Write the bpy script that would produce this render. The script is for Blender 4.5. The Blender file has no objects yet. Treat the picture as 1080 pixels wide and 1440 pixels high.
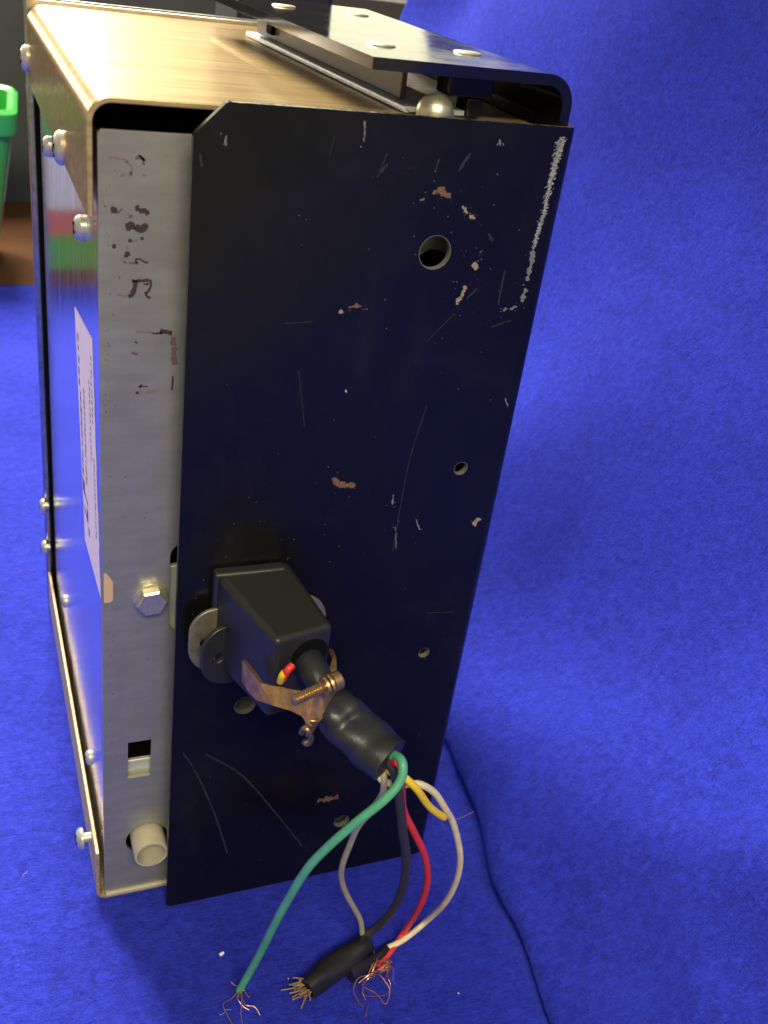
import bpy, bmesh, math, random
from mathutils import Vector, Matrix
random.seed(7)
MM = 0.001
S = bpy.context.scene
COL = S.collection

# ------------------------------------------------------------------ camera, light, exposure
cd = bpy.data.cameras.new('camera'); cam = bpy.data.objects.new('camera', cd); COL.objects.link(cam)
cd.sensor_fit = 'HORIZONTAL'; cd.sensor_width = 36.0; cd.lens = 36.0*1436.39/1080.0
cd.clip_start = 0.01; cd.clip_end = 60
cr = Matrix(((0.926917, -0.35207, 0.129892), (0.07334, 0.509412, 0.857392), (-0.36803, -0.785204, 0.498004))).transposed()
cam.matrix_world = Matrix.Translation((-0.045581, -0.213103, 0.275448)) @ cr.to_4x4()
cd.dof.use_dof = True; cd.dof.focus_distance = 0.275; cd.dof.aperture_fstop = 40
S.camera = cam
S.render.resolution_x = 768; S.render.resolution_y = 1024
w = bpy.data.worlds.new('World'); S.world = w; w.use_nodes = True
bg = w.node_tree.nodes['Background']; bg.inputs[0].default_value = (1.0, 0.94, 0.74, 1); bg.inputs[1].default_value = 0.26
def area(name, loc, target, sx, sy, power, col):
    l = bpy.data.lights.new(name, 'AREA'); l.shape = 'RECTANGLE'; l.size = sx; l.size_y = sy; l.energy = power; l.color = col
    o = bpy.data.objects.new(name, l); COL.objects.link(o); o.location = loc
    o.rotation_euler = (Vector(target)-Vector(loc)).to_track_quat('-Z', 'Y').to_euler(); return o
area('ceiling_light', (-0.36, 1.55, 1.45), (0, 0, 0.1), 0.30, 0.9, 62, (1.0, 0.92, 0.74))
area('ceiling_light', (0.02, 1.55, 1.45), (0, 0, 0.1), 0.30, 0.9, 48, (1.0, 0.92, 0.74))
area('ceiling_light', (-0.2, -1.25, 1.4), (0.03, 0, 0.05), 1.0, 0.4, 27, (1.0, 0.90, 0.66))
area('streak_light', (-1.3, 3.3, 0.72), (0, 0.05, 0.2), 0.22, 0.7, 11, (1.0, 0.96, 0.86))  # narrow lamp added to draw a white streak along the lid bend
area('window_light', (0.3, 3.4, 0.85), (0.2, 0, 0.45), 3.4, 1.3, 16, (1.0, 0.97, 0.66))
S.view_settings.view_transform = 'Standard'; S.view_settings.look = 'None'
S.view_settings.exposure = 0.2; S.view_settings.gamma = 1.0; S.view_settings.use_curve_mapping = False

# ------------------------------------------------------------------ helpers
def tag(o, label=None, cat=None, group=None, kind=None):
    if label: o['label'] = label
    if cat: o['category'] = cat
    if group: o['group'] = group
    if kind: o['kind'] = kind
    return o
def empty(name, loc=(0, 0, 0), rz=0):
    o = bpy.data.objects.new(name, None); COL.objects.link(o); o.location = Vector(loc)*MM; o.rotation_euler = (0, 0, rz)
    o.empty_display_size = 0.01; return o
ROOT = {}
def world_of(o):
    m = Matrix.Translation(o.location) @ o.rotation_euler.to_matrix().to_4x4()
    if o.parent: m = world_of(o.parent) @ o.matrix_parent_inverse @ m
    return m
def link(name, me, mat, parent=None):
    o = bpy.data.objects.new(name, me); COL.objects.link(o)
    for m in (mat if isinstance(mat, (list, tuple)) else [mat]): me.materials.append(m)
    if parent is not None:
        o.parent = parent; o.matrix_parent_inverse = world_of(parent).inverted()
    return o
def smooth(me, ang=40):
    for p in me.polygons: p.use_smooth = True
    if hasattr(me, 'set_sharp_from_angle'): me.set_sharp_from_angle(angle=math.radians(ang))
def mesh(name, verts, faces, mat, parent=None, sm=None, bev=0, seg=2, mi=None, sub=0, solid=0, local=False):
    """verts in millimetres; a top-level mesh gets its origin at the middle of its base"""
    vs = [Vector(v) for v in verts]
    me = bpy.data.meshes.new(name); off = Vector((0, 0, 0))
    if not local:
        xs = [v.x for v in vs]; ys = [v.y for v in vs]; zs = [v.z for v in vs]
        off = Vector(((min(xs)+max(xs))/2, (min(ys)+max(ys))/2, min(zs)))
    me.from_pydata([((v-off)*MM)[:] for v in vs], [], faces)
    bm = bmesh.new(); bm.from_mesh(me); bmesh.ops.recalc_face_normals(bm, faces=bm.faces); bm.to_mesh(me); bm.free()
    if mi: 
        for p, k in zip(me.polygons, mi): p.material_index = k
    o = link(name, me, mat, parent); o.location = off*MM
    if sub:
        m = o.modifiers.new('sub', 'SUBSURF'); m.levels = m.render_levels = sub
    if solid:
        m = o.modifiers.new('solid', 'SOLIDIFY'); m.thickness = solid*MM; m.offset = 0
    if bev:
        m = o.modifiers.new('bev', 'BEVEL'); m.width = bev*MM; m.segments = seg; m.limit_method = 'ANGLE'; m.angle_limit = math.radians(35); m.harden_normals = False
        wn = o.modifiers.new('wn', 'WEIGHTED_NORMAL'); wn.weight = 100; wn.keep_sharp = True
    if sm or bev: smooth(me, sm or 30)
    return o
def box_v(x0, x1, y0, y1, z0, z1):
    v = [(x, y, z) for x in (x0, x1) for y in (y0, y1) for z in (z0, z1)]
    f = [(0, 1, 3, 2), (4, 6, 7, 5), (0, 4, 5, 1), (2, 3, 7, 6), (0, 2, 6, 4), (1, 5, 7, 3)]
    return v, f
def join(*parts):
    V, F = [], []
    for v, f in parts:
        n = len(V); V += list(v); F += [tuple(i+n for i in t) for t in f]
    return V, F
def box(name, b, mat, parent=None, bev=0.3, **k):
    v, f = box_v(*b); return mesh(name, v, f, mat, parent, bev=bev, **k)
def catmull(P, n=8):
    P = [Vector(p) for p in P]; Q = [P[0]*2-P[1]]+P+[P[-1]*2-P[-2]]; out = []
    for i in range(1, len(Q)-2):
        a, b, c, d = Q[i-1:i+3]
        for k in range(n):
            t = k/n
            out.append(0.5*((2*b)+(c-a)*t+(2*a-5*b+4*c-d)*t*t+(3*b-a-3*c+d)*t**3))
    out.append(P[-1]); return out
def tube_v(P, rad, seg=12, n=8, cap=True, wob=None):
    pts = catmull(P, n) if n > 1 else [Vector(p) for p in P]
    V, F = [], []; N = len(pts); prev = None
    for i, p in enumerate(pts):
        t = (pts[min(i+1, N-1)]-pts[max(i-1, 0)]).normalized()
        if prev is None: nrm = t.orthogonal().normalized()
        else: nrm = (prev-t*prev.dot(t)).normalized()
        prev = nrm; bi = t.cross(nrm); r = rad(i/(N-1)) if callable(rad) else rad
        for k in range(seg):
            a = 2*math.pi*k/seg; V.append(p+(nrm*math.cos(a)+bi*math.sin(a))*r*(1+(wob(i/(N-1), a) if wob else 0)))
    for i in range(N-1):
        for k in range(seg):
            F.append((i*seg+k, i*seg+(k+1) % seg, (i+1)*seg+(k+1) % seg, (i+1)*seg+k))
    if cap: F += [tuple(range(seg))[::-1], tuple(range((N-1)*seg, N*seg))]
    return V, F
def tube(name, P, rad, mat, parent=None, **k):
    v, f = tube_v(P, rad, **k); return mesh(name, v, f, mat, parent, sm=60)
def lathe_v(o, d, prof, seg=24, ph=0):
    """profile [(distance along d, radius)]"""
    o = Vector(o); d = Vector(d).normalized(); n = d.orthogonal().normalized(); b = d.cross(n); V, F = [], []
    for (h, r) in prof:
        for k in range(seg):
            a = 2*math.pi*k/seg+ph; V.append(o+d*h+(n*math.cos(a)+b*math.sin(a))*r)
    for i in range(len(prof)-1):
        for k in range(seg): F.append((i*seg+k, i*seg+(k+1) % seg, (i+1)*seg+(k+1) % seg, (i+1)*seg+k))
    F += [tuple(range(seg))[::-1], tuple(range((len(prof)-1)*seg, len(prof)*seg))]
    return V, F
def lathe(name, o, d, prof, mat, parent=None, seg=24, ph=0, sm=35):
    v, f = lathe_v(o, d, prof, seg, ph); return mesh(name, v, f, mat, parent, sm=sm)
def circ(cx, cz, r, n=28, rz=None): return [(cx+r*math.cos(2*math.pi*k/n), cz+(rz or r)*math.sin(2*math.pi*k/n)) for k in range(n)]
def slot(cx, cz, r, h, n=10):
    return [(cx+r*math.cos(math.pi*k/n), cz+h+r*math.sin(math.pi*k/n)) for k in range(n+1)]+[(cx-r*math.cos(math.pi*k/n), cz-h-r*math.sin(math.pi*k/n)) for k in range(n+1)]
def fillet(P, rs, n=6):
    out = []
    for i, p in enumerate(P):
        r = rs[i]; p = Vector(p)
        if r <= 0: out.append(p[:]); continue
        a = (Vector(P[i-1])-p).normalized(); b = (Vector(P[(i+1) % len(P)])-p).normalized()
        h = math.acos(max(-1, min(1, a.dot(b))))/2; t = r/math.tan(h); c = p+(a+b).normalized()*(r/math.sin(h))
        s = p+a*t-c; e = p+b*t-c; ang = s.angle(e)
        for k in range(n+1):
            u = k/n; out.append((c+(s*math.sin((1-u)*ang)+e*math.sin(u*ang))/math.sin(ang))[:])
    return out
def plate_vf(outer, holes, y0, y1):
    """plate in the XZ plane with real holes, between y0 (front) and y1"""
    bm = bmesh.new(); edges = []
    for loop in [outer]+holes:
        vs = [bm.verts.new((x, y0, z)) for x, z in loop]
        for i in range(len(vs)): edges.append(bm.edges.new((vs[i], vs[(i+1) % len(vs)])))
    bmesh.ops.triangle_fill(bm, use_beauty=True, edges=edges)
    bmesh.ops.recalc_face_normals(bm, faces=bm.faces)
    ret = bmesh.ops.extrude_face_region(bm, geom=bm.faces[:])
    bmesh.ops.translate(bm, verts=[g for g in ret['geom'] if isinstance(g, bmesh.types.BMVert)], vec=(0, y1-y0, 0))
    bmesh.ops.recalc_face_normals(bm, faces=bm.faces); bm.verts.index_update()
    V = [v.co[:] for v in bm.verts]; F = [tuple(v.index for v in f.verts) for f in bm.faces]; bm.free()
    return V, F
def sheet_vf(path, th, e0, e1, plane='XZ', f3=None):
    """bent sheet: 2-D path (outer side), thickness to its right, extruded from e0 to e1"""
    P = [Vector(p) for p in path]; N = len(P); inn = []
    for i in range(N):
        a = (P[i]-P[i-1]).normalized() if i else None; b = (P[i+1]-P[i]).normalized() if i < N-1 else None
        t = (a+b).normalized() if a and b else (a or b); n = Vector((t.y, -t.x)); k = 1.0/max(0.5, n.dot(Vector(((a or b).y, -(a or b).x))))
        inn.append(P[i]+n*th*k)
    f3 = f3 or ((lambda p, e: (p.x, e, p.y)) if plane == 'XZ' else (lambda p, e: (p.x, p.y, e)))
    V = []
    for e in (e0, e1):
        V += [f3(p, e) for p in P]+[f3(p, e) for p in inn]
    F = []
    M = 2*N
    for i in range(N-1):
        F += [(i, i+1, N+i+1, N+i), (M+i, M+N+i, M+N+i+1, M+i+1), (i, M+i, M+i+1, i+1), (N+i, N+i+1, M+N+i+1, M+N+i)]
    F += [(0, N, M+N, M), (N-1, M+N-1, M+2*N-1, 2*N-1)]
    return V, F
def strokes_vf(items, f3, jag=0.25, soft=0.4):
    """hand-worn strokes as thin flat polygons with uneven edges"""
    V, F = [], []
    for wd, pts in items:
        P = [Vector((q.x, q.y)) for q in catmull([(p[0], p[1], 0) for p in pts], 5)] if len(pts) > 2 else [Vector(p) for p in pts]; wa = wb = 0.0; L = sum((P[i+1]-P[i]).length for i in range(len(P)-1)); Q = []
        n = max(5, int(L/0.28)); acc = [0]
        for i in range(len(P)-1): acc.append(acc[-1]+(P[i+1]-P[i]).length)
        for k in range(n+1):
            s = L*k/n; i = max(j for j in range(len(P)-1) if acc[j] <= s+1e-6); t = (s-acc[i])/max(1e-6, acc[i+1]-acc[i]); Q.append(P[i].lerp(P[i+1], min(1, t)))
        b = len(V)
        for k, q in enumerate(Q):
            t = (Q[min(k+1, n)]-Q[max(k-1, 0)]).normalized(); nr = Vector((-t.y, t.x)); e = min(1, soft+min(k, n-k)*0.45); wa = wa*.55+random.uniform(-1, 1)*jag; wb = wb*.55+random.uniform(-1, 1)*jag
            h1 = wd/2*e*max(0.12, 1+wa-jag*.3); h2 = wd/2*e*max(0.12, 1+wb-jag*.3)
            V += [f3(q+nr*h1), f3(q-nr*h2)]
        for k in range(n): F.append((b+2*k, b+2*k+1, b+2*k+3, b+2*k+2))
    return V, F

# ------------------------------------------------------------------ materials
def mat(name, col, rough=0.5, metal=0.0, spec=0.5, noise=None, bump=None, rvar=None, aniso=0, sheen=0, coat=0, stretch=None, noise2=None):
    """noise=(scale, amount, colour2) colour mottling; bump=(scale, strength); rvar=(scale, amount) roughness wear"""
    m = bpy.data.materials.new(name); m.use_nodes = True; nt = m.node_tree; N = nt.nodes; L = nt.links; b = N['Principled BSDF']
    b.inputs['Base Color'].default_value = (*col, 1); b.inputs['Roughness'].default_value = rough; b.inputs['Metallic'].default_value = metal
    b.inputs['Specular IOR Level'].default_value = spec
    if aniso:   # brushed round the bend: highlights spread along the depth of the sheet
        b.inputs['Anisotropic'].default_value = aniso; tv = N.new('ShaderNodeCombineXYZ'); tv.inputs[1].default_value = 1.0; L.new(tv.outputs[0], b.inputs['Tangent'])
    if sheen: b.inputs['Sheen Weight'].default_value = sheen; b.inputs['Sheen Roughness'].default_value = 0.6; b.inputs['Sheen Tint'].default_value = (0.25, 0.32, 1, 1)
    if coat: b.inputs['Coat Weight'].default_value = coat; b.inputs['Coat Roughness'].default_value = 0.15
    tc = N.new('ShaderNodeTexCoord'); src = tc.outputs['Object']
    if stretch:
        mp = N.new('ShaderNodeMapping'); mp.inputs['Scale'].default_value = stretch; L.new(src, mp.inputs[0]); src = mp.outputs[0]
    def nz(scale, det=5, rg=0.6):
        n = N.new('ShaderNodeTexNoise'); n.inputs['Scale'].default_value = scale; n.inputs['Detail'].default_value = det; n.inputs['Roughness'].default_value = rg; L.new(src, n.inputs['Vector']); return n
    if noise:
        n = nz(noise[0]); r = N.new('ShaderNodeValToRGB'); r.color_ramp.elements[0].position = 0.5-noise[1]; r.color_ramp.elements[1].position = 0.5+noise[1]
        r.color_ramp.elements[0].color = (*col, 1); r.color_ramp.elements[1].color = (*noise[2], 1)
        L.new(n.outputs['Fac'], r.inputs[0]); out = r.outputs[0]
        if noise2:   # broad stains of a second colour
            n2 = N.new('ShaderNodeTexNoise'); n2.inputs['Scale'].default_value = noise2[0]; n2.inputs['Detail'].default_value = 6; n2.inputs['Roughness'].default_value = 0.65; n2.inputs['Distortion'].default_value = 0.6
            mp2 = N.new('ShaderNodeMapping'); mp2.inputs['Scale'].default_value = noise2[4]; L.new(tc.outputs['Object'], mp2.inputs[0]); L.new(mp2.outputs[0], n2.inputs['Vector'])
            r2 = N.new('ShaderNodeMapRange'); r2.inputs[1].default_value = noise2[1]; r2.inputs[2].default_value = noise2[1]+0.22; r2.inputs[4].default_value = noise2[2]; L.new(n2.outputs['Fac'], r2.inputs[0])
            mx = N.new('ShaderNodeMix'); mx.data_type = 'RGBA'; L.new(r2.outputs[0], mx.inputs[0]); L.new(out, mx.inputs[6]); mx.inputs[7].default_value = (*noise2[3], 1); out = mx.outputs[2]
        L.new(out, b.inputs['Base Color'])
    if rvar:
        n = nz(rvar[0], 6, 0.7); mr = N.new('ShaderNodeMapRange'); mr.inputs[1].default_value = 0.3; mr.inputs[2].default_value = 0.7
        mr.inputs[3].default_value = max(0.02, rough-rvar[1]); mr.inputs[4].default_value = min(1, rough+rvar[1]); L.new(n.outputs['Fac'], mr.inputs[0]); L.new(mr.outputs[0], b.inputs['Roughness'])
    if bump:
        n = nz(bump[0], 4, 0.6); bp = N.new('ShaderNodeBump'); bp.inputs['Strength'].default_value = bump[1]; bp.inputs['Distance'].default_value = 0.0004; L.new(n.outputs['Fac'], bp.inputs['Height']); L.new(bp.outputs[0], b.inputs['Normal'])
    return m
def felt():
    m = mat('blue_felt', (0.02, 0.03, 0.5), 0.95, spec=0.08, sheen=0.10); nt = m.node_tree; N = nt.nodes; L = nt.links; b = N['Principled BSDF']
    tc = N.new('ShaderNodeTexCoord')
    def nz(scale, st=(1, 1, 1), det=4, rg=0.6, dist=0):
        mp = N.new('ShaderNodeMapping'); mp.inputs['Scale'].default_value = st; L.new(tc.outputs['Object'], mp.inputs[0])
        n = N.new('ShaderNodeTexNoise'); n.inputs['Scale'].default_value = scale; n.inputs['Detail'].default_value = det; n.inputs['Roughness'].default_value = rg; n.inputs['Distortion'].default_value = dist
        L.new(mp.outputs[0], n.inputs['Vector']); return n.outputs['Fac']
    def add(a, b_, k):
        x = N.new('ShaderNodeMath'); x.operation = 'MULTIPLY_ADD'; L.new(b_, x.inputs[0]); x.inputs[1].default_value = k; L.new(a, x.inputs[2]) if not isinstance(a, (int, float)) else setattr(x.inputs[2], 'default_value', a); return x.outputs[0]
    clump = nz(300, (1, 1, 1), 6, 0.75, 0.3); fib = nz(900, (0.35, 1.6, 1), 5, 0.7, 0.9); fine = nz(2300, (1, 1, 1), 3, 0.7); wide = nz(22, (1, 1, 1), 3)
    h = add(add(add(0.0, clump, 0.55), fib, 0.5), fine, 0.25)
    c = add(add(add(add(0.0, clump, 0.36), fib, 0.30), fine, 0.28), wide, 0.12)
    r = N.new('ShaderNodeValToRGB'); e = r.color_ramp.elements; e[0].position = 0.44; e[0].color = (0.016, 0.020, 0.27, 1); e[1].position = 0.62; e[1].color = (0.037, 0.055, 0.66, 1)
    L.new(c, r.inputs[0]); L.new(r.outputs[0], b.inputs['Base Color'])
    bp = N.new('ShaderNodeBump'); bp.inputs['Strength'].default_value = 0.9; bp.inputs['Distance'].default_value = 0.0014; L.new(h, bp.inputs['Height']); L.new(bp.outputs[0], b.inputs['Normal'])
    return m
M = dict(
 felt=felt(),
 black=mat('black_painted_steel', (0.003, 0.003, 0.0035), 0.24, spec=0.42, rvar=(28, 0.13), bump=(1500, 0.05), noise=(45, 0.25, (0.006, 0.0058, 0.005)), noise2=(30, 0.52, 0.7, (0.011, 0.0105, 0.009), (1.4, 1, 0.8))),
 gloss=mat('glossy_black_flange', (0.006, 0.006, 0.006), 0.10, spec=0.8, rvar=(60, 0.05)),
 edge=mat('worn_paint_edge', (0.30, 0.30, 0.27), 0.45, 0.6),
 zinc=mat('dull_zinc', (0.41, 0.405, 0.34), 0.40, 0.6, noise=(70, 0.2, (0.33, 0.325, 0.27)), noise2=(34, 0.52, 0.6, (0.28, 0.265, 0.215), (1, 1, 0.5)), rvar=(300, 0.08), stretch=(1, 1, 4)),
 mirror=mat('polished_aluminium', (0.92, 0.94, 0.95), 0.17, 1.0, rvar=(60, 0.06), stretch=(1, 3, 0.6), bump=(500, 0.02)),
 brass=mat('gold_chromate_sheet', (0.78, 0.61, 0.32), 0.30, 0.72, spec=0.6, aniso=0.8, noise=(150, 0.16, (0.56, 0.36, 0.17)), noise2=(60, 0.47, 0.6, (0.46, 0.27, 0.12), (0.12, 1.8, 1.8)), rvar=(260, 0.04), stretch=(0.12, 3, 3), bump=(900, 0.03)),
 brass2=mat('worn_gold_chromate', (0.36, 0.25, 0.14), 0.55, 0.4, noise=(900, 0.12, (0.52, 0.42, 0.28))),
 steel=mat('plated_screw', (0.70, 0.69, 0.60), 0.38, 0.65, noise=(700, 0.2, (0.60, 0.57, 0.44))),
 yellowsteel=mat('yellow_plated_bolt', (0.78, 0.74, 0.52), 0.36, 0.85, noise=(500, 0.2, (0.62, 0.58, 0.42)), bump=(900, 0.2)),
 cream=mat('cream_plastic', (0.50, 0.46, 0.33), 0.5, noise=(300, 0.25, (0.42, 0.38, 0.27))),
 pale=mat('pale_inner_metal', (0.55, 0.56, 0.46), 0.4, 0.3),
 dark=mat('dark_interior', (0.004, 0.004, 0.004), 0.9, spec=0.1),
 holerim=mat('worn_hole_rim', (0.30, 0.285, 0.22), 0.5, 0.5),
 ear=mat('dull_plated_ear', (0.34, 0.30, 0.21), 0.42, 0.6, noise=(400, 0.2, (0.20, 0.17, 0.12))),
 railwall=mat('shaded_rail_wall', (0.13, 0.13, 0.12), 0.5, 0.4),  # rail grey darkened to hold the shade under the flange
 trim=mat('chrome_trim', (0.62, 0.60, 0.55), 0.25, 1.0, noise=(400, 0.2, (0.4, 0.38, 0.33))),
 rail=mat('grey_rail', (0.58, 0.62, 0.68), 0.42, 0.6, noise=(600, 0.2, (0.40, 0.44, 0.48)), bump=(1200, 0.15)),
 rubber=mat('black_moulded_plastic', (0.020, 0.020, 0.017), 0.38, spec=0.5, rvar=(200, 0.06), bump=(2500, 0.10)),
 shrink=mat('black_sleeve', (0.018, 0.020, 0.023), 0.36, spec=0.5, rvar=(300, 0.1), bump=(330, 0.35)),
 copper=mat('copper_strap', (0.46, 0.24, 0.11), 0.36, 0.85, noise=(450, 0.12, (0.58, 0.38, 0.17)), bump=(1500, 0.12)),
 bronze=mat('brass_screw', (0.62, 0.44, 0.20), 0.34, 0.9, noise=(700, 0.2, (0.45, 0.30, 0.14))),
 strand=mat('copper_strand', (0.72, 0.36, 0.20), 0.35, 0.9),
 fibre=mat('tarnished_strand', (0.30, 0.19, 0.10), 0.6, 0.2),
 green=mat('green_insulation', (0.075, 0.34, 0.17), 0.42, noise=(90, 0.15, (0.11, 0.43, 0.24)), bump=(900, 0.08)),
 red=mat('red_insulation', (0.80, 0.040, 0.032), 0.40, noise=(150, 0.15, (0.66, 0.04, 0.03)), bump=(900, 0.08)),
 white=mat('cream_insulation', (0.90, 0.78, 0.47), 0.45, noise=(260, 0.22, (0.66, 0.53, 0.29)), bump=(900, 0.08)),
 yellow=mat('yellow_insulation', (0.88, 0.60, 0.02), 0.45, bump=(900, 0.08)),
 grey=mat('grey_insulation', (0.32, 0.29, 0.19), 0.5, noise=(200, 0.2, (0.46, 0.41, 0.26)), bump=(900, 0.08)),
 blackwire=mat('black_insulation', (0.040, 0.038, 0.032), 0.42, bump=(900, 0.08)),
 tape=mat('black_tape', (0.014, 0.014, 0.013), 0.40, bump=(500, 0.3)),
 ink0=mat('marker_ink', (0.045, 0.025, 0.022), 0.6), ink1=mat('faded_marker_ink', (0.12, 0.085, 0.075), 0.6), ink2=mat('pale_marker_ink', (0.19, 0.145, 0.115), 0.6),
 rust=mat('rust_chip', (0.21, 0.115, 0.062), 0.8, noise=(1500, 0.1, (0.12, 0.06, 0.035))), tan=mat('primer_chip', (0.30, 0.23, 0.15), 0.8), bare=mat('bare_metal_scrape', (0.62, 0.62, 0.56), 0.5, 0.2), grey_s=mat('grey_scrape', (0.17, 0.17, 0.155), 0.6), faint=mat('faint_scratch', (0.024, 0.024, 0.022), 0.5),
 paper=mat('label_paper', (0.88, 0.74, 0.78), 0.6, noise=(60, 0.3, (0.80, 0.66, 0.80))), print_=mat('label_print', (0.07, 0.05, 0.22), 0.6), tab=mat('peach_paper', (0.62, 0.42, 0.24), 0.7),
 lint=mat('lint', (0.75, 0.78, 0.80), 0.9),
 wood=mat('brown_table', (0.12, 0.048, 0.02), 0.9, spec=0.1, noise=(14, 0.25, (0.06, 0.028, 0.014))),
 wall=mat('grey_panel', (0.095, 0.092, 0.088), 0.8, noise=(7, 0.2, (0.045, 0.047, 0.05))),
 drape=mat('dark_drape', (0.05, 0.06, 0.07), 0.9, noise=(30, 0.3, (0.10, 0.11, 0.12)), stretch=(3, 1, 0.3)),
 tub=mat('green_plastic', (0.045, 0.44, 0.065), 0.4), tubw=mat('white_card', (0.72, 0.70, 0.66), 0.6), tubr=mat('red_card', (0.66, 0.12, 0.13), 0.6),
 case=mat('black_case', (0.012, 0.012, 0.013), 0.5),
)

# ------------------------------------------------------------------ measured shapes, millimetres
INK = [[2, 0.28, [[-15.55, 225.88], [-14.72, 226.28]]], [2, 0.14, [[-14.72, 226.28], [-13.29, 226.0], [-11.98, 225.83]]], [1, 0.43, [[-11.98, 225.71], [-11.61, 225.26]]], [2, 0.24, [[-11.49, 225.14], [-10.76, 224.34], [-11.0, 223.25]]], [1, 0.58, [[-11.12, 223.48], [-10.92, 222.77]]], [2, 0.39, [[-13.05, 222.43], [-12.45, 223.06]]], [1, 0.53, [[-10.18, 226.17], [-9.21, 226.57], [-8.24, 225.91]]], [1, 0.29, [[-9.46, 227.04], [-8.11, 225.8]]], [1, 0.49, [[-8.48, 225.66], [-8.42, 225.06]]], [2, 0.34, [[-8.69, 223.12], [-7.83, 222.91]]], [0, 1.22, [[-15.11, 215.37], [-13.77, 215.54]]], [1, 0.24, [[-13.65, 214.8], [-12.79, 215.83]]], [0, 0.89, [[-10.09, 216.05], [-9.22, 216.08]]], [0, 0.89, [[-9.34, 215.57], [-7.98, 215.5], [-7.34, 214.76]]], [1, 0.54, [[-11.02, 214.64], [-11.06, 213.88]]], [0, 1.19, [[-12.04, 211.96], [-10.06, 212.4]]], [0, 1.0, [[-10.06, 212.02], [-8.8, 211.54], [-7.56, 212.73]]], [0, 0.6, [[-11.53, 209.04], [-10.78, 209.18]]], [0, 0.55, [[-8.91, 209.62], [-8.22, 209.51]]], [2, 0.35, [[-10.78, 208.93], [-9.53, 209.09]]], [2, 0.35, [[-11.9, 208.0], [-11.65, 207.23]]], [0, 0.75, [[-11.77, 206.7], [-11.52, 205.67]]], [0, 0.4, [[-12.4, 205.65], [-11.52, 205.54]]], [0, 0.89, [[-14.89, 207.8], [-14.07, 207.82]]], [0, 0.23, [[-10.0, 204.91], [-8.98, 205.06], [-8.21, 204.55], [-7.19, 204.22]]], [0, 0.15, [[-9.99, 204.65], [-9.48, 204.13]]], [1, 0.35, [[-11.26, 204.1], [-9.48, 204.08]]], [1, 0.2, [[-12.52, 204.47], [-11.89, 204.09]]], [1, 0.35, [[-13.52, 200.81], [-13.14, 200.82]]], [0, 0.46, [[-10.72, 200.26], [-8.93, 200.14], [-6.87, 200.43]]], [0, 0.36, [[-6.56, 200.44], [-6.59, 198.81], [-7.47, 197.17]]], [0, 0.77, [[-9.96, 200.26], [-9.94, 198.51], [-10.7, 196.88], [-11.34, 196.47]]], [0, 0.36, [[-7.74, 197.72], [-7.33, 196.63], [-6.55, 196.22]]], [0, 0.21, [[-8.15, 199.61], [-7.37, 199.35], [-7.12, 199.89]]], [2, 0.15, [[-13.77, 197.0], [-12.5, 196.68], [-11.6, 196.66]]], [2, 0.22, [[-9.74, 188.31], [-6.13, 188.13]]], [0, 0.36, [[-6.12, 187.88], [-3.84, 187.96]]], [0, 0.82, [[-4.31, 188.45], [-1.54, 187.94]]], [1, 1.02, [[-1.29, 187.1], [-1.09, 184.88]]], [1, 0.93, [[-1.08, 184.63], [-0.77, 180.1]]], [0, 0.38, [[-1.03, 177.3], [-1.17, 173.69]]], [0, 0.23, [[-9.95, 185.98], [-9.27, 185.48]]], [1, 0.45, [[-10.61, 183.29], [-9.24, 182.77]]], [0, 0.28, [[-8.93, 174.86], [-6.84, 174.8]]], [0, 0.23, [[-8.24, 175.46], [-8.7, 174.45]]], [0, 0.56, [[-9.61, 173.19], [-8.92, 173.43]]], [2, 0.23, [[-7.29, 173.27], [-4.94, 173.29]]]]
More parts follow.
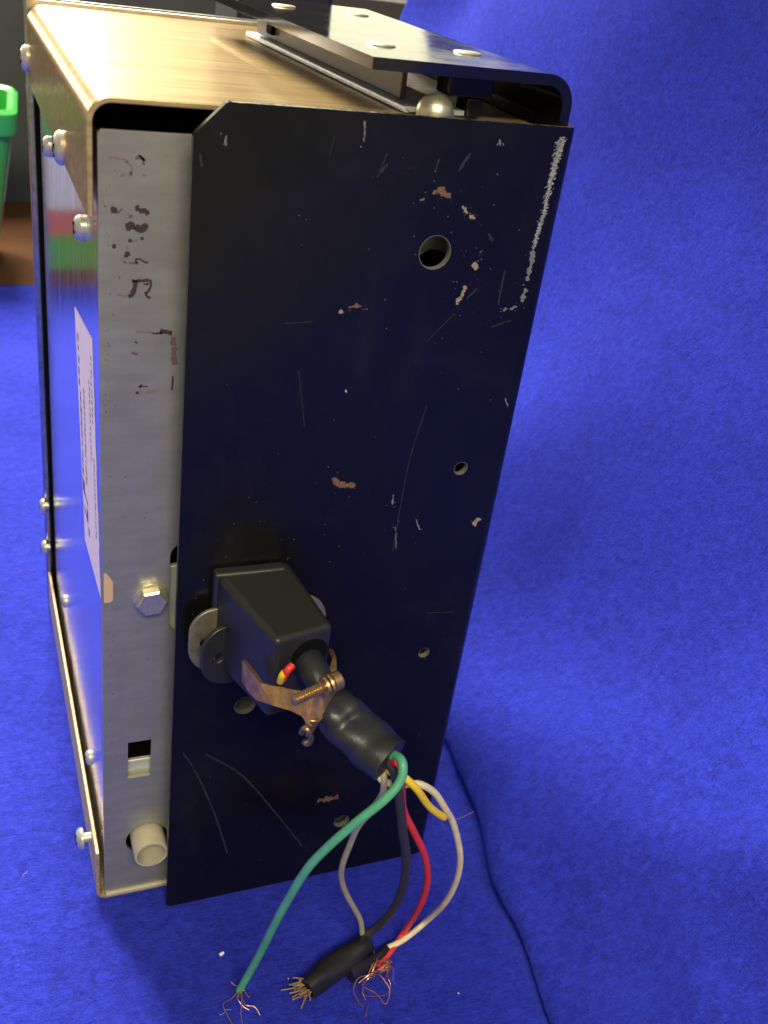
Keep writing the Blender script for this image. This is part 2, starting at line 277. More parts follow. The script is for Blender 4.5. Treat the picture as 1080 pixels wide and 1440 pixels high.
SCR = [[0, 1.4, [[54.32, 223.88], [56.32, 224.59], [58.71, 223.1]]], [3, 0.52, [[51.45, 222.18], [52.59, 222.7]]], [1, 0.9, [[62.28, 221.31], [63.85, 219.74]]], [1, 0.73, [[64.49, 219.27], [66.11, 218.5]]], [0, 1.05, [[37.44, 197.13], [40.57, 197.48]]], [1, 0.87, [[35.15, 195.75], [36.16, 196.1]]], [1, 1.13, [[68.07, 208.43], [68.47, 206.36]]], [1, 0.95, [[64.94, 197.86], [66.13, 200.72], [66.75, 202.49]]], [0, 1.55, [[38.64, 151.76], [41.2, 149.5], [45.13, 149.21]]], [0, 1.93, [[46.41, 34.89], [53.5, 35.02]]], [1, 1.58, [[83.07, 135.98], [82.73, 133.22]]], [2, 1.68, [[84.64, 237.51], [84.49, 234.35], [84.15, 230.32], [84.0, 225.42], [84.04, 220.43], [83.49, 216.17], [83.13, 211.84]]], [3, 1.18, [[83.22, 211.5], [83.36, 207.46], [83.19, 203.89]]], [3, 1.2, [[83.0, 202.08], [83.22, 198.44]]], [3, 1.0, [[78.35, 196.05], [79.18, 196.78]]], [3, 0.8, [[79.98, 196.78], [81.86, 197.33]]], [3, 0.48, [[36.19, 238.28], [36.59, 233.95]]], [4, 0.67, [[40.91, 227.47], [42.59, 229.82]]], [4, 0.7, [[59.93, 229.15], [62.19, 233.13]]], [4, 0.52, [[54.18, 228.87], [54.74, 231.66]]], [3, 0.53, [[68.82, 236.58], [69.14, 235.06]]], [4, 0.75, [[70.28, 215.29], [71.63, 213.3]]], [4, 0.57, [[67.54, 199.3], [70.09, 201.99]]], [4, 0.3, [[58.62, 127.44], [58.7, 135.44], [59.23, 154.98], [61.63, 171.18]]], [3, 0.43, [[59.52, 128.51], [58.28, 135.48]]], [4, 0.51, [[3.19, 65.06], [7.16, 56.69], [13.2, 39.25], [18.63, 19.17]]], [4, 0.52, [[9.59, 63.12], [21.13, 52.06], [32.35, 34.38], [43.33, 15.47]]], [3, 0.44, [[6.64, 233.62], [6.61, 231.52]]], [4, 0.58, [[1.56, 229.84], [1.82, 227.04]]], [3, 0.42, [[83.81, 172.36], [85.19, 169.86]]], [2, 0.46, [[39.21, 176.21], [39.49, 175.45]]], [3, 0.41, [[56.19, 145.6], [56.46, 142.31]]], [4, 0.33, [[42.27, 232.05], [40.52, 226.69]]], [4, 0.25, [[22.35, 193.22], [29.13, 193.7]]], [4, 0.23, [[65.15, 195.7], [58.78, 188.45]]], [3, 0.43, [[64.08, 137.21], [65.71, 133.65]]], [4, 0.24, [[29.72, 235.0], [29.09, 230.61]]], [4, 0.48, [[76.52, 206.47], [76.45, 197.51]]], [4, 0.4, [[81.23, 193.82], [75.62, 191.99]]], [4, 0.28, [[81.92, 103.86], [72.64, 104.6]]], [4, 0.21, [[26.81, 181.72], [29.64, 166.68]]]]
TUBE = [[26.94, -27.0, 116.53], [27.6, -30.0, 115.25], [28.74, -34.0, 113.18], [29.83, -37.0, 111.02], [31.13, -40.0, 109.98], [33.67, -43.0, 107.6], [37.27, -48.0, 105.47], [40.66, -53.0, 104.38]]
GREEN = [[40.43, -52.0, 104.86], [41.64, -54.0, 106.26], [42.05, -57.0, 106.52], [41.21, -59.0, 103.19], [37.31, -60.0, 98.92], [31.44, -59.0, 91.86], [26.32, -57.0, 83.12], [22.89, -54.0, 72.71], [20.87, -49.0, 56.07], [19.36, -45.0, 41.22], [18.39, -40.0, 24.36], [17.06, -36.6, 11.47], [14.97, -34.89, 1.4]]
BLACK = [[40.56, -52.0, 103.92], [42.4, -54.0, 99.86], [44.84, -54.0, 90.94], [48.35, -52.0, 77.96], [52.86, -49.0, 62.81], [56.8, -44.0, 44.53], [58.58, -38.0, 26.08], [57.87, -32.0, 11.41], [54.14, -30.42, 5.0]]
RED = [[41.27, -52.0, 102.84], [41.89, -56.0, 105.37], [45.06, -53.0, 95.9], [48.63, -50.0, 82.66], [53.97, -49.0, 71.4], [59.67, -47.0, 59.17], [64.25, -44.0, 44.32], [66.31, -40.0, 28.22], [68.2, -31.84, 6.0], [62.29, -35.41, 2.5], [56.91, -38.8, 1.5]]
WHITE = [[40.01, -48.0, 98.84], [40.13, -51.0, 96.51], [42.77, -52.0, 94.97], [46.43, -52.5, 94.36], [50.29, -53.0, 93.94], [55.14, -52.5, 89.35], [59.9, -51.5, 81.62], [64.6, -50.0, 72.82], [70.28, -48.0, 57.26], [73.22, -45.0, 42.76], [74.65, -40.0, 26.8], [75.31, -31.31, 7.0], [67.36, -33.5, 4.0], [60.95, -34.39, 3.0]]
YELLOW = [[41.27, -49.0, 100.45], [41.75, -52.0, 99.47], [42.71, -54.0, 100.26], [44.72, -55.3, 99.42], [48.03, -56.0, 95.55], [52.25, -55.0, 88.65], [55.81, -54.0, 83.98], [59.07, -53.0, 80.31]]
GREY = [[40.63, -50.0, 99.67], [40.7, -52.0, 96.41], [40.81, -52.0, 91.59], [39.89, -49.0, 82.84], [39.25, -45.0, 73.41], [39.83, -41.0, 62.24], [40.12, -38.0, 51.27], [41.85, -35.0, 41.49], [45.22, -33.0, 31.46], [49.58, -31.0, 21.38], [53.02, -30.0, 13.17], [54.74, -30.06, 5.0]]
SPLICE = [[33.5, -41.36, 3.2], [39.44, -38.49, 3.6], [47.24, -35.33, 3.8], [52.61, -33.03, 4.2], [55.99, -31.92, 4.6]]
TAPE = [[47.45, -39.83, 2.4], [52.77, -37.62, 2.8], [58.09, -35.88, 2.6], [63.35, -33.39, 2.2]]
FRAYG = [15.51, -34.4, 1.5]
FRAYR = [[61.02, -38.28, 2.0], [53.83, -41.31, 2.0]]
FRAYS = [35.25, -40.03, 3.0]
STRG = [[[15.28, -34.5, 1.4], [12.24, -36.67, 1.0], [9.27, -38.38, 2.0], [9.84, -41.51, 1.0], [10.69, -44.12, 0.5]], [[15.37, -35.0, 1.4], [14.46, -39.38, 2.0], [13.68, -41.92, 1.0], [13.29, -45.3, 0.5]], [[15.57, -35.06, 1.4], [15.02, -40.35, 2.5], [17.66, -41.67, 2.0], [18.78, -44.05, 1.0]], [[15.17, -34.18, 1.0], [13.65, -37.53, 2.0], [14.8, -39.94, 1.0], [16.21, -41.15, 0.5]]]
STRR = [[[55.67, -41.33, 2.0], [49.7, -41.63, 3.0], [47.07, -44.31, 2.0], [47.61, -47.57, 1.0], [48.6, -49.38, 0.5]], [[54.46, -41.49, 2.0], [55.42, -43.94, 5.0], [57.19, -47.85, 3.0], [55.05, -50.61, 1.0], [53.72, -46.9, 1.0], [50.81, -43.67, 1.0]], [[59.5, -40.39, 2.0], [58.21, -44.0, 3.0], [58.36, -45.77, 2.0], [56.61, -47.71, 1.0], [51.53, -46.8, 0.7], [49.53, -44.89, 0.5]], [[51.42, -41.63, 2.0], [49.5, -45.71, 2.0], [49.95, -47.47, 0.6]], [[50.17, -49.36, 0.5], [48.79, -51.31, 0.5], [48.17, -52.45, 0.4]], [[58.1, -41.01, 2.0], [60.77, -40.98, 3.0], [59.62, -44.9, 2.0]], [[57.57, -39.35, 2.0], [53.21, -41.38, 3.0], [49.84, -41.94, 1.0]]]
STRY = [[[57.2, -53.0, 81.82], [61.19, -52.0, 77.68], [66.28, -50.0, 75.04], [71.17, -48.0, 74.08]], [[56.83, -53.0, 81.66], [61.03, -50.0, 74.29], [63.71, -48.0, 68.77]]]
CLAMP = [[[12.04, -23.0, 115.31], [11.85, -25.0, 110.47]], [[13.06, -28.0, 115.62], [12.06, -29.0, 110.84]], [[14.14, -32.0, 115.19], [13.13, -33.0, 110.91]], [[17.48, -35.0, 115.78], [16.17, -37.0, 112.0]], [[20.54, -38.0, 116.88], [19.48, -40.0, 112.43]], [[22.32, -39.5, 117.38], [21.34, -42.0, 112.27]], [[24.3, -40.0, 117.01], [22.86, -43.0, 109.76]], [[26.15, -40.0, 116.24], [24.48, -43.0, 109.43]], [[28.17, -39.5, 115.45], [27.06, -42.0, 111.61]], [[30.6, -38.0, 114.19], [29.4, -40.0, 112.55]]]
CLAMPR = [[[33.72, -24.0, 116.03], [34.36, -25.0, 115.8]], [[33.29, -28.0, 116.53], [33.56, -30.0, 116.5]], [[31.63, -31.0, 115.83], [32.43, -33.0, 115.97]], [[29.06, -34.0, 115.36], [29.78, -36.0, 114.44]]]
TAIL = [[23.76, -43.0, 111.36], [23.51, -43.0, 108.51], [23.01, -43.5, 106.59]]
CURL = [[21.46, -43.0, 107.8], [21.25, -45.0, 110.98], [22.0, -46.0, 110.85], [23.21, -45.0, 107.02], [22.85, -44.0, 104.81], [22.06, -43.5, 105.43]]
TAILR = [[30.14, -37.0, 109.83], [33.18, -36.0, 105.41], [35.16, -35.0, 102.52]]
SCREW = [[17.15, -46.0, 120.84], [28.39, -43.0, 122.24]]
BITS = [[[20.14, -30.0, 113.61], [20.45, -31.5, 117.43], [21.93, -31.0, 118.54]], [[19.46, -30.0, 113.06], [19.5, -31.0, 115.65], [20.13, -31.0, 116.64]]]
PLUGOUT = [26.94, -27.0, 116.53]
# ------------------------------------------------------------------ the setting
box('table', (-900, 1100, -430, 835, -40, -3.2), M['wood'], bev=2)
tag(bpy.data.objects['table'], 'brown wooden table top showing beyond the blue cloth', 'table', kind='structure')
def interp(T, x):
    for (a, b), (c, d) in zip(T, T[1:]):
        if x <= c: return b+(d-b)*max(0, (x-a))/(c-a)
    return T[-1][1]
XF = [(-430, 45), (-150, 86), (-69, 98), (-37, 104), (-20, 105.3), (6, 109), (43, 114), (90, 119), (160, 118), (590, 116)]
PROF = [(-660, 0), (-400, 0), (-160, 0), (-125, 0)]+[(s, 0) for s in range(-120, -3, 3)]+[(-2, -0.2), (-0.6, -0.6), (0.7, -1.4), (2.0, -1.9), (3.1, -1.5), (3.4, -0.3), (2.8, 1.2), (2.3, 2.6), (2.4, 4.2), (3.2, 6.3), (4.6, 8.4), (6.4, 10.0), (8.5, 11)]
PROF += [(p.x, p.y) for p in catmull([(8.5, 11, 0), (16, 14, 0), (30, 20, 0), (50, 31, 0), (72, 50, 0), (92, 82, 0), (106, 126, 0), (114, 180, 0), (118, 236, 0), (120, 286, 0), (124, 291, 0), (132, 288, 0), (136, 240, 0)], 8)[1:]]
def cloth():
    V, F = [], []; ys = [-400+4*k for k in range(int(985/4)+1)]; n = len(PROF)
    def g(x, c, s): return math.exp(-((x-c)/s)**2)
    for y in ys:
        xf = interp(XF, y)+1.2*math.sin(y/19.0)+0.6*math.sin(y/7.3+1); xw = 233+0.02*y
        for s, z in PROF:
            k = (xw-xf)/120 if s > 8 else 1.0; k = 1+(k-1)*min(1, max(0, (s-8)/60))
            x = xf+s*k if s > -120 else (xf-120)+(s+120); yy = y; zz = z
            if s <= -1: zz += 0.35*math.sin(x/31+y/43)*min(1, -s/10)*(0.0 if (-25 < x < 95 and -5 < y < 175) else 1)-0.35
            if s > 0:
                fo = math.exp(-(s/22)**2); zz *= 1+fo*(-0.2+0.35*math.sin(y/27+0.7)); x += fo*0.5*math.sin(y/11)
            if s > 2:
                a = min(1, (s-2)/25)**1.3
                zz += a*(9.0*g(s, 10, 9)*g(y, 14, 26)+11.0*g(s+0.35*y, 30, 11)*g(y, -80, 45)-10.0*g(s, 12, 8)*g(y, -38, 13)+11*g(s-0.45*y, 92, 12)*g(y, -60, 45)+8*g(s-0.3*y, 60, 9)*g(y, -95, 35)+6*math.sin((s*0.9+y*0.55)/21)*min(1, s/60)*(1 if z < 150 else 0.4))
                x += -a*(6.5*math.sin(y/72+z/60)+4.5*math.sin(y/110-z/50+1.3)+1.2*math.sin(y/26-z/34))*min(1, s/90)
                if s > 60 and yy > 300:
                    end = 588 if z < 120 else 588-(z-120)*0.95
                    yy = 300+(yy-300)*(end-300)/285
            V.append((x, min(yy, 588), zz))
    for j in range(len(ys)-1):
        for i in range(n-1): F.append((j*n+i, j*n+i+1, (j+1)*n+i+1, (j+1)*n+i))
    return V, F
v, f = cloth()
CV = v
me_cloth = mesh('blue_cloth', v, f, M['felt'], sm=80)
md = me_cloth.modifiers.new('thick', 'SOLIDIFY'); md.thickness = 1.6*MM; md.offset = -1
tag(me_cloth, 'blue felt cloth spread under the metal chassis and rising behind it as a backdrop', 'cloth', kind='structure')
box('wall', (-900, 460, 838, 860, -40, 206), M['wall'], bev=1)
tag(bpy.data.objects['wall'], 'dull grey panel standing behind the brown table', 'panel', kind='structure')

# ------------------------------------------------------------------ things behind the cloth
def green_tub():
    A = math.radians(-4); t = empty('plastic_tub', (-66, 662, -3.2), A); tag(t, 'green plastic tub with white and red card on its side, on the brown table', 'tub')
    def P(a, b, z):
        c, s = math.cos(A), math.sin(A); return (-66+a*c-b*s, 662+a*s+b*c, z)
    def ring(hx, hy, z, r=14):
        pts = fillet([(-hx, -hy), (hx, -hy), (hx, hy), (-hx, hy)], [r]*4, 5); return [P(a, b, z) for a, b in pts]
    rows = [ring(49, 30, -3.0), ring(50, 31, 0), ring(66, 49, 102), ring(70, 54, 104), ring(71, 55, 108), ring(71, 55, 119), ring(68, 52, 122), ring(64, 48, 120), ring(62, 46, 102), ring(46, 28, 1)]
    n = len(rows[0]); V = [p for r in rows for p in r]; F = []
    for i in range(len(rows)-1):
        for k in range(n): F.append((i*n+k, i*n+(k+1) % n, (i+1)*n+(k+1) % n, (i+1)*n+k))
    F += [tuple(range(n)), tuple(range((len(rows)-1)*n, len(rows)*n))]
    mesh('tub_body', V, F, M['tub'], t, sm=40)
    def card(z0, z1, m, nm):
        o = lambda z: 31+(z/102)*18+0.6; q = lambda z: 50+(z/102)*16+0.6; h = lambda z: 28+z/102*21
        V = [P(-h(z0), -o(z0), z0), P(h(z0), -o(z0), z0), P(h(z1), -o(z1), z1), P(-h(z1), -o(z1), z1), P(q(z0), -18, z0), P(q(z0), 18, z0), P(q(z1), 26, z1), P(q(z1), -26, z1)]
        mesh(nm, V, [(0, 1, 2, 3), (4, 5, 6, 7)], M[m], t, solid=0.5)
    card(48, 94, 'tubw', 'white_card'); card(27, 47, 'tubr', 'red_card')
green_tub()
t = empty('equipment_case', (106, 325, 0)); tag(t, 'black equipment case standing behind the chassis at the photo top edge', 'case')
box('case_body', (83, 129, 300, 350, 0.4, 330), M['case'], t, bev=3); box('case_lid', (81, 131, 298, 352, 330.2, 345), M['case'], t, bev=2)

# ------------------------------------------------------------------ the chassis
CH = empty('electronics_chassis', (35, 88, 0))
tag(CH, 'metal electronics chassis with gold lid and black mounting bracket, standing on end on blue felt', 'electronics')
FY = 8.2   # front panel plane
XL = -17.7 # left side plane
# front panel with cut-outs
holes = [[(-10.8, 50), (-4.2, 50), (-4.2, 64), (-10.8, 64)], circ(-5.0, 23.5, 6.3, 36), slot(3.6, 116, 4.0, 10.6), circ(61, 203.5, 5.2), circ(77, 147, 2.4), circ(77, 86, 2.2)]
outer = fillet([(XL, 2.9), (85.5, 2.9), (85.5, 231.6), (XL, 231.6)], [1.2, 1, 1, 1.2])
v, f = plate_vf(outer, holes, FY, FY+1.2)
front = mesh('front_panel', v, f, M['zinc'], CH, bev=0.35)
box('bottom_lip', (-17.4, 84, FY-0.9, FY+8, 1.25, 2.7), M['cream'], CH, bev=0.3)
inkf = lambda p: (p.x, FY-0.06, p.y)
for k, (m, nm) in enumerate((('ink0', 'dark_ink_mark'), ('ink1', 'faded_ink_mark'), ('ink2', 'pale_ink_mark'))):
    for a in INK:
        if a[0] == k:
            v, f = strokes_vf([(max(a[1]*1.45, 0.42), a[2])], inkf, 0.24, 0.8); mesh(nm, v, f, M[m], front)
# tiny specks of dirt along the panel's left edge
V, F = [], []
for k in range(110):
    x = XL+1.2+abs(random.gauss(0, 1.0)) if k < 90 else random.uniform(-16, 0); z = random.uniform(20, 225); r = random.uniform(0.05, 0.17); n = len(V)
    V += [(x-r, FY-0.05, z-r*1.6), (x+r*.7, FY-0.05, z-r), (x+r, FY-0.05, z+r*1.5), (x-r*.6, FY-0.05, z+r)]; F.append((n, n+1, n+2, n+3))
tag(mesh('dirt_specks', V, F, M['ink1'], front), kind='stuff')
# inner body
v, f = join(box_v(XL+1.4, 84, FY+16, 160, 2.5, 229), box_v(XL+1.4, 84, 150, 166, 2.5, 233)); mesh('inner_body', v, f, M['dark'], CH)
box('inner_bracket', (-12, -2.5, FY+2.2, FY+3.6, 47, 54.8), M['pale'], CH); box('inner_plate', (-2, 12, FY+2.4, FY+4, 100, 122), M['pale'], CH); box('inner_plate', (50, 66, FY+4, FY+6, 190, 201), M['pale'], CH)
# left side
v, f = box_v(XL, XL+1.1, FY+1.3, 152, 2.0, 231); side = mesh('side_panel', v, f, M['mirror'], CH, bev=0.3)
# gold lid with turned-down flap, bottom cover with turned-up flap
def lidz(p, e): return (p.x, e, p.y)
path = fillet([(-19.9, 213.6), (-19.9, 238.0), (85, 238.0), (85, 232)], [0, 5.2, 1.5, 0], 10)
v, f = sheet_vf(path, 1.3, FY+0.1, 163); lid = mesh('lid', v, f, M['brass'], CH, bev=0.25, sm=25)
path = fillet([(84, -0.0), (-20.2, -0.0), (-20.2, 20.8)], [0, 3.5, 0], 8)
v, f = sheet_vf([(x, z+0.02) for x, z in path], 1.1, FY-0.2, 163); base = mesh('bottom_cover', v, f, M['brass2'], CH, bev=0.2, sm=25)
# bezel at the far end
v, f = box_v(-20.6, 87, 163.2, 166.5, 0.5, 239.8); bez = mesh('bezel', v, f, M['trim'], CH, bev=0.9)
box('bezel_gasket', (-18.6, 86, 160.6, 163.1, 1.6, 236.4), M['dark'], CH)
# screws
def pan(o, d, r, h, parent, m='steel', shank=0):
    pr = [(-1.5, r*.45), (shank, r*.45), (shank+0.01, r*.97), (shank+h*.35, r), (shank+h*.7, r*.86), (shank+h*.92, r*.6), (shank+h, r*.25)]
    s = lathe('screw', o, d, pr, M[m], parent, seg=22, ph=random.random())
    dd = Vector(d).normalized(); c = Vector(o)+dd*(shank+h*.86); a = dd.orthogonal().normalized(); a.rotate(Matrix.Rotation(random.random()*3, 3, dd)); b = dd.cross(a)
    V, F = [], []
    for p, q in ((a, b), (b, a)):
        n = len(V); e = dd*h*.17
        V += [c+p*r*.55+q*r*.1-e, c+p*r*.55-q*r*.1-e, c-p*r*.55-q*r*.1-e, c-p*r*.55+q*r*.1-e, c+p*r*.55+q*r*.1+e, c+p*r*.55-q*r*.1+e, c-p*r*.55-q*r*.1+e, c-p*r*.55+q*r*.1+e]
        F += [tuple(n+i for i in t) for t in ((0, 1, 2, 3), (4, 7, 6, 5), (0, 4, 5, 1), (1, 5, 6, 2), (2, 6, 7, 3), (3, 7, 4, 0))]
    mesh('drive_recess', V, F, M['dark'], s)
    return s
L = (-1, 0, 0)
pan((-19.9, 55.6, 217.3), L, 4.2, 2.4, CH); pan((-19.9, 160, 222), L, 4.2, 2.6, CH)
pan((XL, 36, 203.5), L, 3.1, 2.2, CH); pan((XL, 118, 204.0), L, 3.1, 2.2, CH)
pan((XL, 112, 41), L, 2.5, 1.6, CH); pan((XL, 41, 29), L, 2.5, 1.6, CH)
pan((-20.6, 161, 54), L, 3.0, 2.0, CH); pan((-20.6, 161, 34), L, 3.0, 2.0, CH)
pan((-20.2, 20, 15.5), L, 3.4, 2.2, CH, shank=2.4)
# hex bolt with flange
hb = lathe('hex_bolt', (-5.2, FY, 114.3), (0, -1, 0), [(0, 4.6), (0.7, 4.6), (0.72, 4.15), (3.0, 4.15), (3.4, 3.6), (3.4, 0.1)], M['yellowsteel'], CH, seg=6, ph=0.35, sm=20)
lathe('washer', (-5.2, FY, 114.3), (0, -1, 0), [(-.2, 4.7), (0.75, 4.7), (0.95, 4.4)], M['yellowsteel'], hb, seg=28)
# spacer tube in the round hole
lathe('spacer_tube', (-4.6, FY+2, 23.2), (0, -1, 0), [(-3, 5.1), (8.2, 5.1), (8.5, 4.9), (8.5, 4.3), (-2.9, 4.2)], M['cream'], CH, seg=40)
# paper label on the mirror side
lx = XL-0.07
edge = [(20.5-11.0*t+random.uniform(-.5, .5)*(1 if .05 < t < .95 else 0), 181.5-67*t) for t in [k/26 for k in range(27)]]
pts = [(58.2, 176.0)]+edge+[(43.8, 111.2)]
lab = mesh('paper_label', [(lx, y, z) for y, z in pts], [tuple(range(len(pts)))], M['paper'], side)
V, F = [], []
def dash(y, z, h, wd):
    n = len(V); F.append((n, n+1, n+2, n+3)); V.extend([(lx-.05, y-wd, z), (lx-.05, y+wd, z), (lx-.05, y+wd*.7, z-h), (lx-.05, y-wd*.8, z-h)])
for (y0, z0, z1, st, wd) in ((51.5, 171, 156, 3.0, 1.6), (47.5, 156, 133, 1.35, 2.0), (40, 160, 133, 1.5, 1.6), (24, 176, 160, 1.6, .9), (20, 150, 128, 1.3, .9), (28, 168, 146, 1.7, .8)):
    z = z0
    while z > z1:
        dash(y0-(z0-z)*0.13+random.uniform(-.4, .4), z, random.uniform(.5, .8)*st, wd*random.uniform(.6, 1)); z -= st
dash(44, 131, 4.0, 2.6); dash(39, 128.5, 1.0, 5); dash(36, 126, 4.2, 1.4); dash(40, 123, 1.0, 5); dash(33, 121.5, 2.2, 1.4)
tag(mesh('label_print', V, F, M['print_'], lab), kind='stuff')
pts = fillet([(-17.2, 114.0), (-14.9, 114.0), (-14.9, 120.5), (-17.2, 124.5)], [.5, 1.1, 1.6, .4], 5)
mesh('paper_tab', [(x, FY-0.07, z) for x, z in pts], [tuple(range(len(pts)))], M['tab'], front)

# black bracket: front plate with holes, right side wall, folded top flange
outer = fillet([(0, 0), (85, 0), (85, 240), (6.6, 240), (0, 233.3)], [1.8, 0, 0, .8, .8])
holes = [circ(57.3, 210.4, 4.1, 36), circ(74.8, 152.1, 2.0, 24), circ(74.2, 89.7, 1.8, 24), circ(20.4, 79.2, 3.1, 28), circ(55.8, 23.6, 2.6, 28)]
pv, pf = plate_vf(outer, holes, 0, 1.7)
bend = fillet([(85, 0), (89, 0), (89, 132)], [0, 3.4, 0], 8)
bv, bf = sheet_vf(bend, -1.7, 0, 240, plane='XY')
def drop(p, e):
    k = (e-6)/126.0; return (p.x-(6.0*k*max(0, (60-p.x)/22) if p.x < 60 else 0), e, p.y-(0.6*k if p.y > 243 else 0))
tb = fillet([(89.2, 240.05), (89.2, 250.2), (38.8, 250.2)], [0, 7, 0], 10)
fv, ff = sheet_vf(tb, -2.5, 6, 132, f3=drop)
v, f = join((pv, pf), (bv, bf), (fv, ff))
BR = mesh('mounting_bracket', v, f, [M['black'], M['gloss']], CH, bev=0.45, sm=30, mi=[0]*(len(pf)+len(bf))+[1]*len(ff))
BR['label'] = 'black painted steel bracket with scratches, holes and rivets'
for x, y in ((48, 107), (71, 107), (49.5, 30), (72.5, 31)):
    z = 250.2-0.6*(y-6)/126
    lathe('rivet', (x, y, z-0.2), (0, .022, 1), [(0, 3.5), (0.35, 3.5), (0.6, 3.1), (0.7, 0.2)], M['yellowsteel'], BR, seg=28)
scf = lambda p: (p.x, -0.05, p.y)
strip = [a[2] for a in SCR if a[0] == 2][0]
V, F = [], []
sp = catmull([(p[0], p[1], 0) for p in strip], 40)
for k in range(620):
    t = random.random()**1.15; q = sp[int(t*(len(sp)-1))]; wdt = 0.95*(1-.55*t); x = q.x+random.gauss(0, .55)*wdt; z = q.y+random.uniform(-.4, .4); l = random.uniform(.15, .60)*wdt; r = random.uniform(.04, .12); n = len(V)
    V += [(x-l, -.05, z-l*.5), (x-l*.2, -.05, z-r*1.2), (x+l, -.05, z+l*.45), (x+l*.1, -.05, z+r*1.3)]; F.append((n, n+1, n+2, n+3))
tag(mesh('bare_scrape', V, F, M['bare'], BR), kind='stuff')
v, f = strokes_vf([(0.75, strip)], lambda p: (p.x, -0.035, p.y), 0.7); mesh('scrape', v, f, M['grey_s'], BR)
for hx, hz, hr in ((57.3, 210.4, 4.1), (74.8, 152.1, 2.0), (74.2, 89.7, 1.8), (20.4, 79.2, 3.1), (55.8, 23.6, 2.6)):
    v, f = lathe_v((hx, 1.75, hz), (0, -1, 0), [(0, hr-.02), (1.66, hr-.02), (1.66, hr-.16), (0, hr-.16)], 28); mesh('hole_rim', v, f[:-2], M['holerim'], BR, sm=40)
for k, (m, nm) in enumerate((('rust', 'rust_chip'), ('tan', 'paint_chip'), ('bare', 'bare_scrape'), ('grey_s', 'scrape'), ('faint', 'scratch'))):
    for a in SCR:
        if a[0] == k and a[2] is not strip:
            v, f = strokes_vf([(a[1]*(1.1 if k < 2 else 1.0), a[2])], scf, (.55, .55, .75, .6, .4)[k]); mesh(nm, v, f, M[m], BR)
V, F = [], []
for k in range(190):
    if k < 70: x, z = random.gauss(72, 12), random.gauss(205, 20)
    elif k < 120: x, z = random.gauss(20, 12), random.gauss(128, 14)
    else: x, z = random.uniform(2, 84), random.uniform(5, 236)
    if not (1 < x < 84 and 2 < z < 236): continue
    r = random.uniform(0.05, 0.16); n = len(V); V += [(x-r, -.05, z), (x, -.05, z-r*1.3), (x+r, -.05, z), (x, -.05, z+r)]; F.append((n, n+1, n+2, n+3))
for a in SCR:
    if a[0] in (0, 1, 3):
        for _ in range(5):
            q = random.choice(a[2]); x = q[0]+random.gauss(0, a[1]*.9+.3); z = q[1]+random.gauss(0, a[1]*.9+.3); r = random.uniform(.06, .2); n = len(V)
            if not (1 < x < 84 and 2 < z < 236): continue
            V += [(x-r, -.05, z), (x-r*.2, -.05, z-r), (x+r*1.2, -.05, z-r*.3), (x+r*.3, -.05, z+r*.9)]; F.append((n, n+1, n+2, n+3))
tag(mesh('dust_specks', V, F, M['grey_s'], BR), kind='stuff')
# paint worn off along the plate's edges
for x0, x1 in ((7.5, 22), (22.5, 41), (41.4, 60), (61, 78), (78.5, 86.5)):
    v, f = strokes_vf([(0.75, [(x0, 0.55), ((x0+x1)/2, 0.45), (x1, 0.6)])], lambda p: (p.x, p.y, 240.06), 0.6); mesh('worn_edge', v, f, M['edge'], BR)
for z0, z1 in ((20, 60), (64, 110), (131, 180), (183, 232)):
    v, f = strokes_vf([(0.30, [(z0, 0.5), ((z0+z1)/2, 0.45), (z1, 0.55)])], lambda p: (-0.06, p.y, p.x), 0.7); mesh('worn_edge', v, f, M['edge'], BR)
# grey rail under the flange and the domed screw
def rsk(e): return -8.4*(e-12)/130.0
rp = fillet([(66, 239.6), (51.0, 239.6), (51.0, 238.3)], [0, 0.7, 0], 5)
v, f = sheet_vf(rp, -1.1, 14, 131, f3=lambda p, e: (p.x+rsk(e), e, p.y)); RL = mesh('rail', v, f, M['rail'], CH, bev=0.25, sm=30)
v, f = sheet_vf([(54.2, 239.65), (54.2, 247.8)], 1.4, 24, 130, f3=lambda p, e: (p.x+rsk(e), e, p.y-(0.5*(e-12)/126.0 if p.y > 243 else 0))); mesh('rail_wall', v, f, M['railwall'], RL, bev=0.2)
box('rail_slot', (46.4, 48.0, 113, 118.5, 241.0, 244.0), M['dark'], RL, bev=0.1)
lathe('dome_screw', (57.3, 11.5, 238.2), (0, 0, 1), [(0, 4.4), (1.4, 4.4), (2.9, 3.9), (4.1, 2.8), (4.9, 1.4), (5.1, 0.2)], M['yellowsteel'], CH, seg=28, sm=60)
v, f = join(box_v(60.5, 72, 13, 20, 242.6, 247.4), box_v(66, 70, 13.2, 19.8, 238.4, 242.7)); mesh('rail_stop', v, f, M['black'], CH, bev=0.5)
# socket on the front plate
def plugpt(a, b, c):   # along width, outward, up
    return (9.99+a*0.976+b*0.217, -3.0+a*0.2166-b*0.975-c*0.045, 126.7+c-b*0.048)
def earplate(y, x0, x1, z0, z1, r, th, f3, hole=True):
    zc = (z0+z1)/2; out = fillet([(x0, z0), (x1, z0), (x1, z1), (x0, z1)], [r, r, r, r*.7], 9)
    v, f = plate_vf(out, [circ(x0+4.6, zc, 1.5, 14), circ(x1-4.6, zc, 1.5, 14)], y, y+th); return [f3(*p) for p in v], f
v, f = earplate(-3.2, 2.4, 41.0, 96.5, 117.5, 9.4, 1.1, lambda x, y, z: (x, y+(x-22)*0.09, z))
SK = mesh('socket_plate', v, f, M['ear'], CH, bev=0.25)
v, f = box_v(8.6, 27.5, -3.9, -0.2, 97, 127.9); mesh('socket_body', v, f, M['rubber'], SK, bev=0.8)

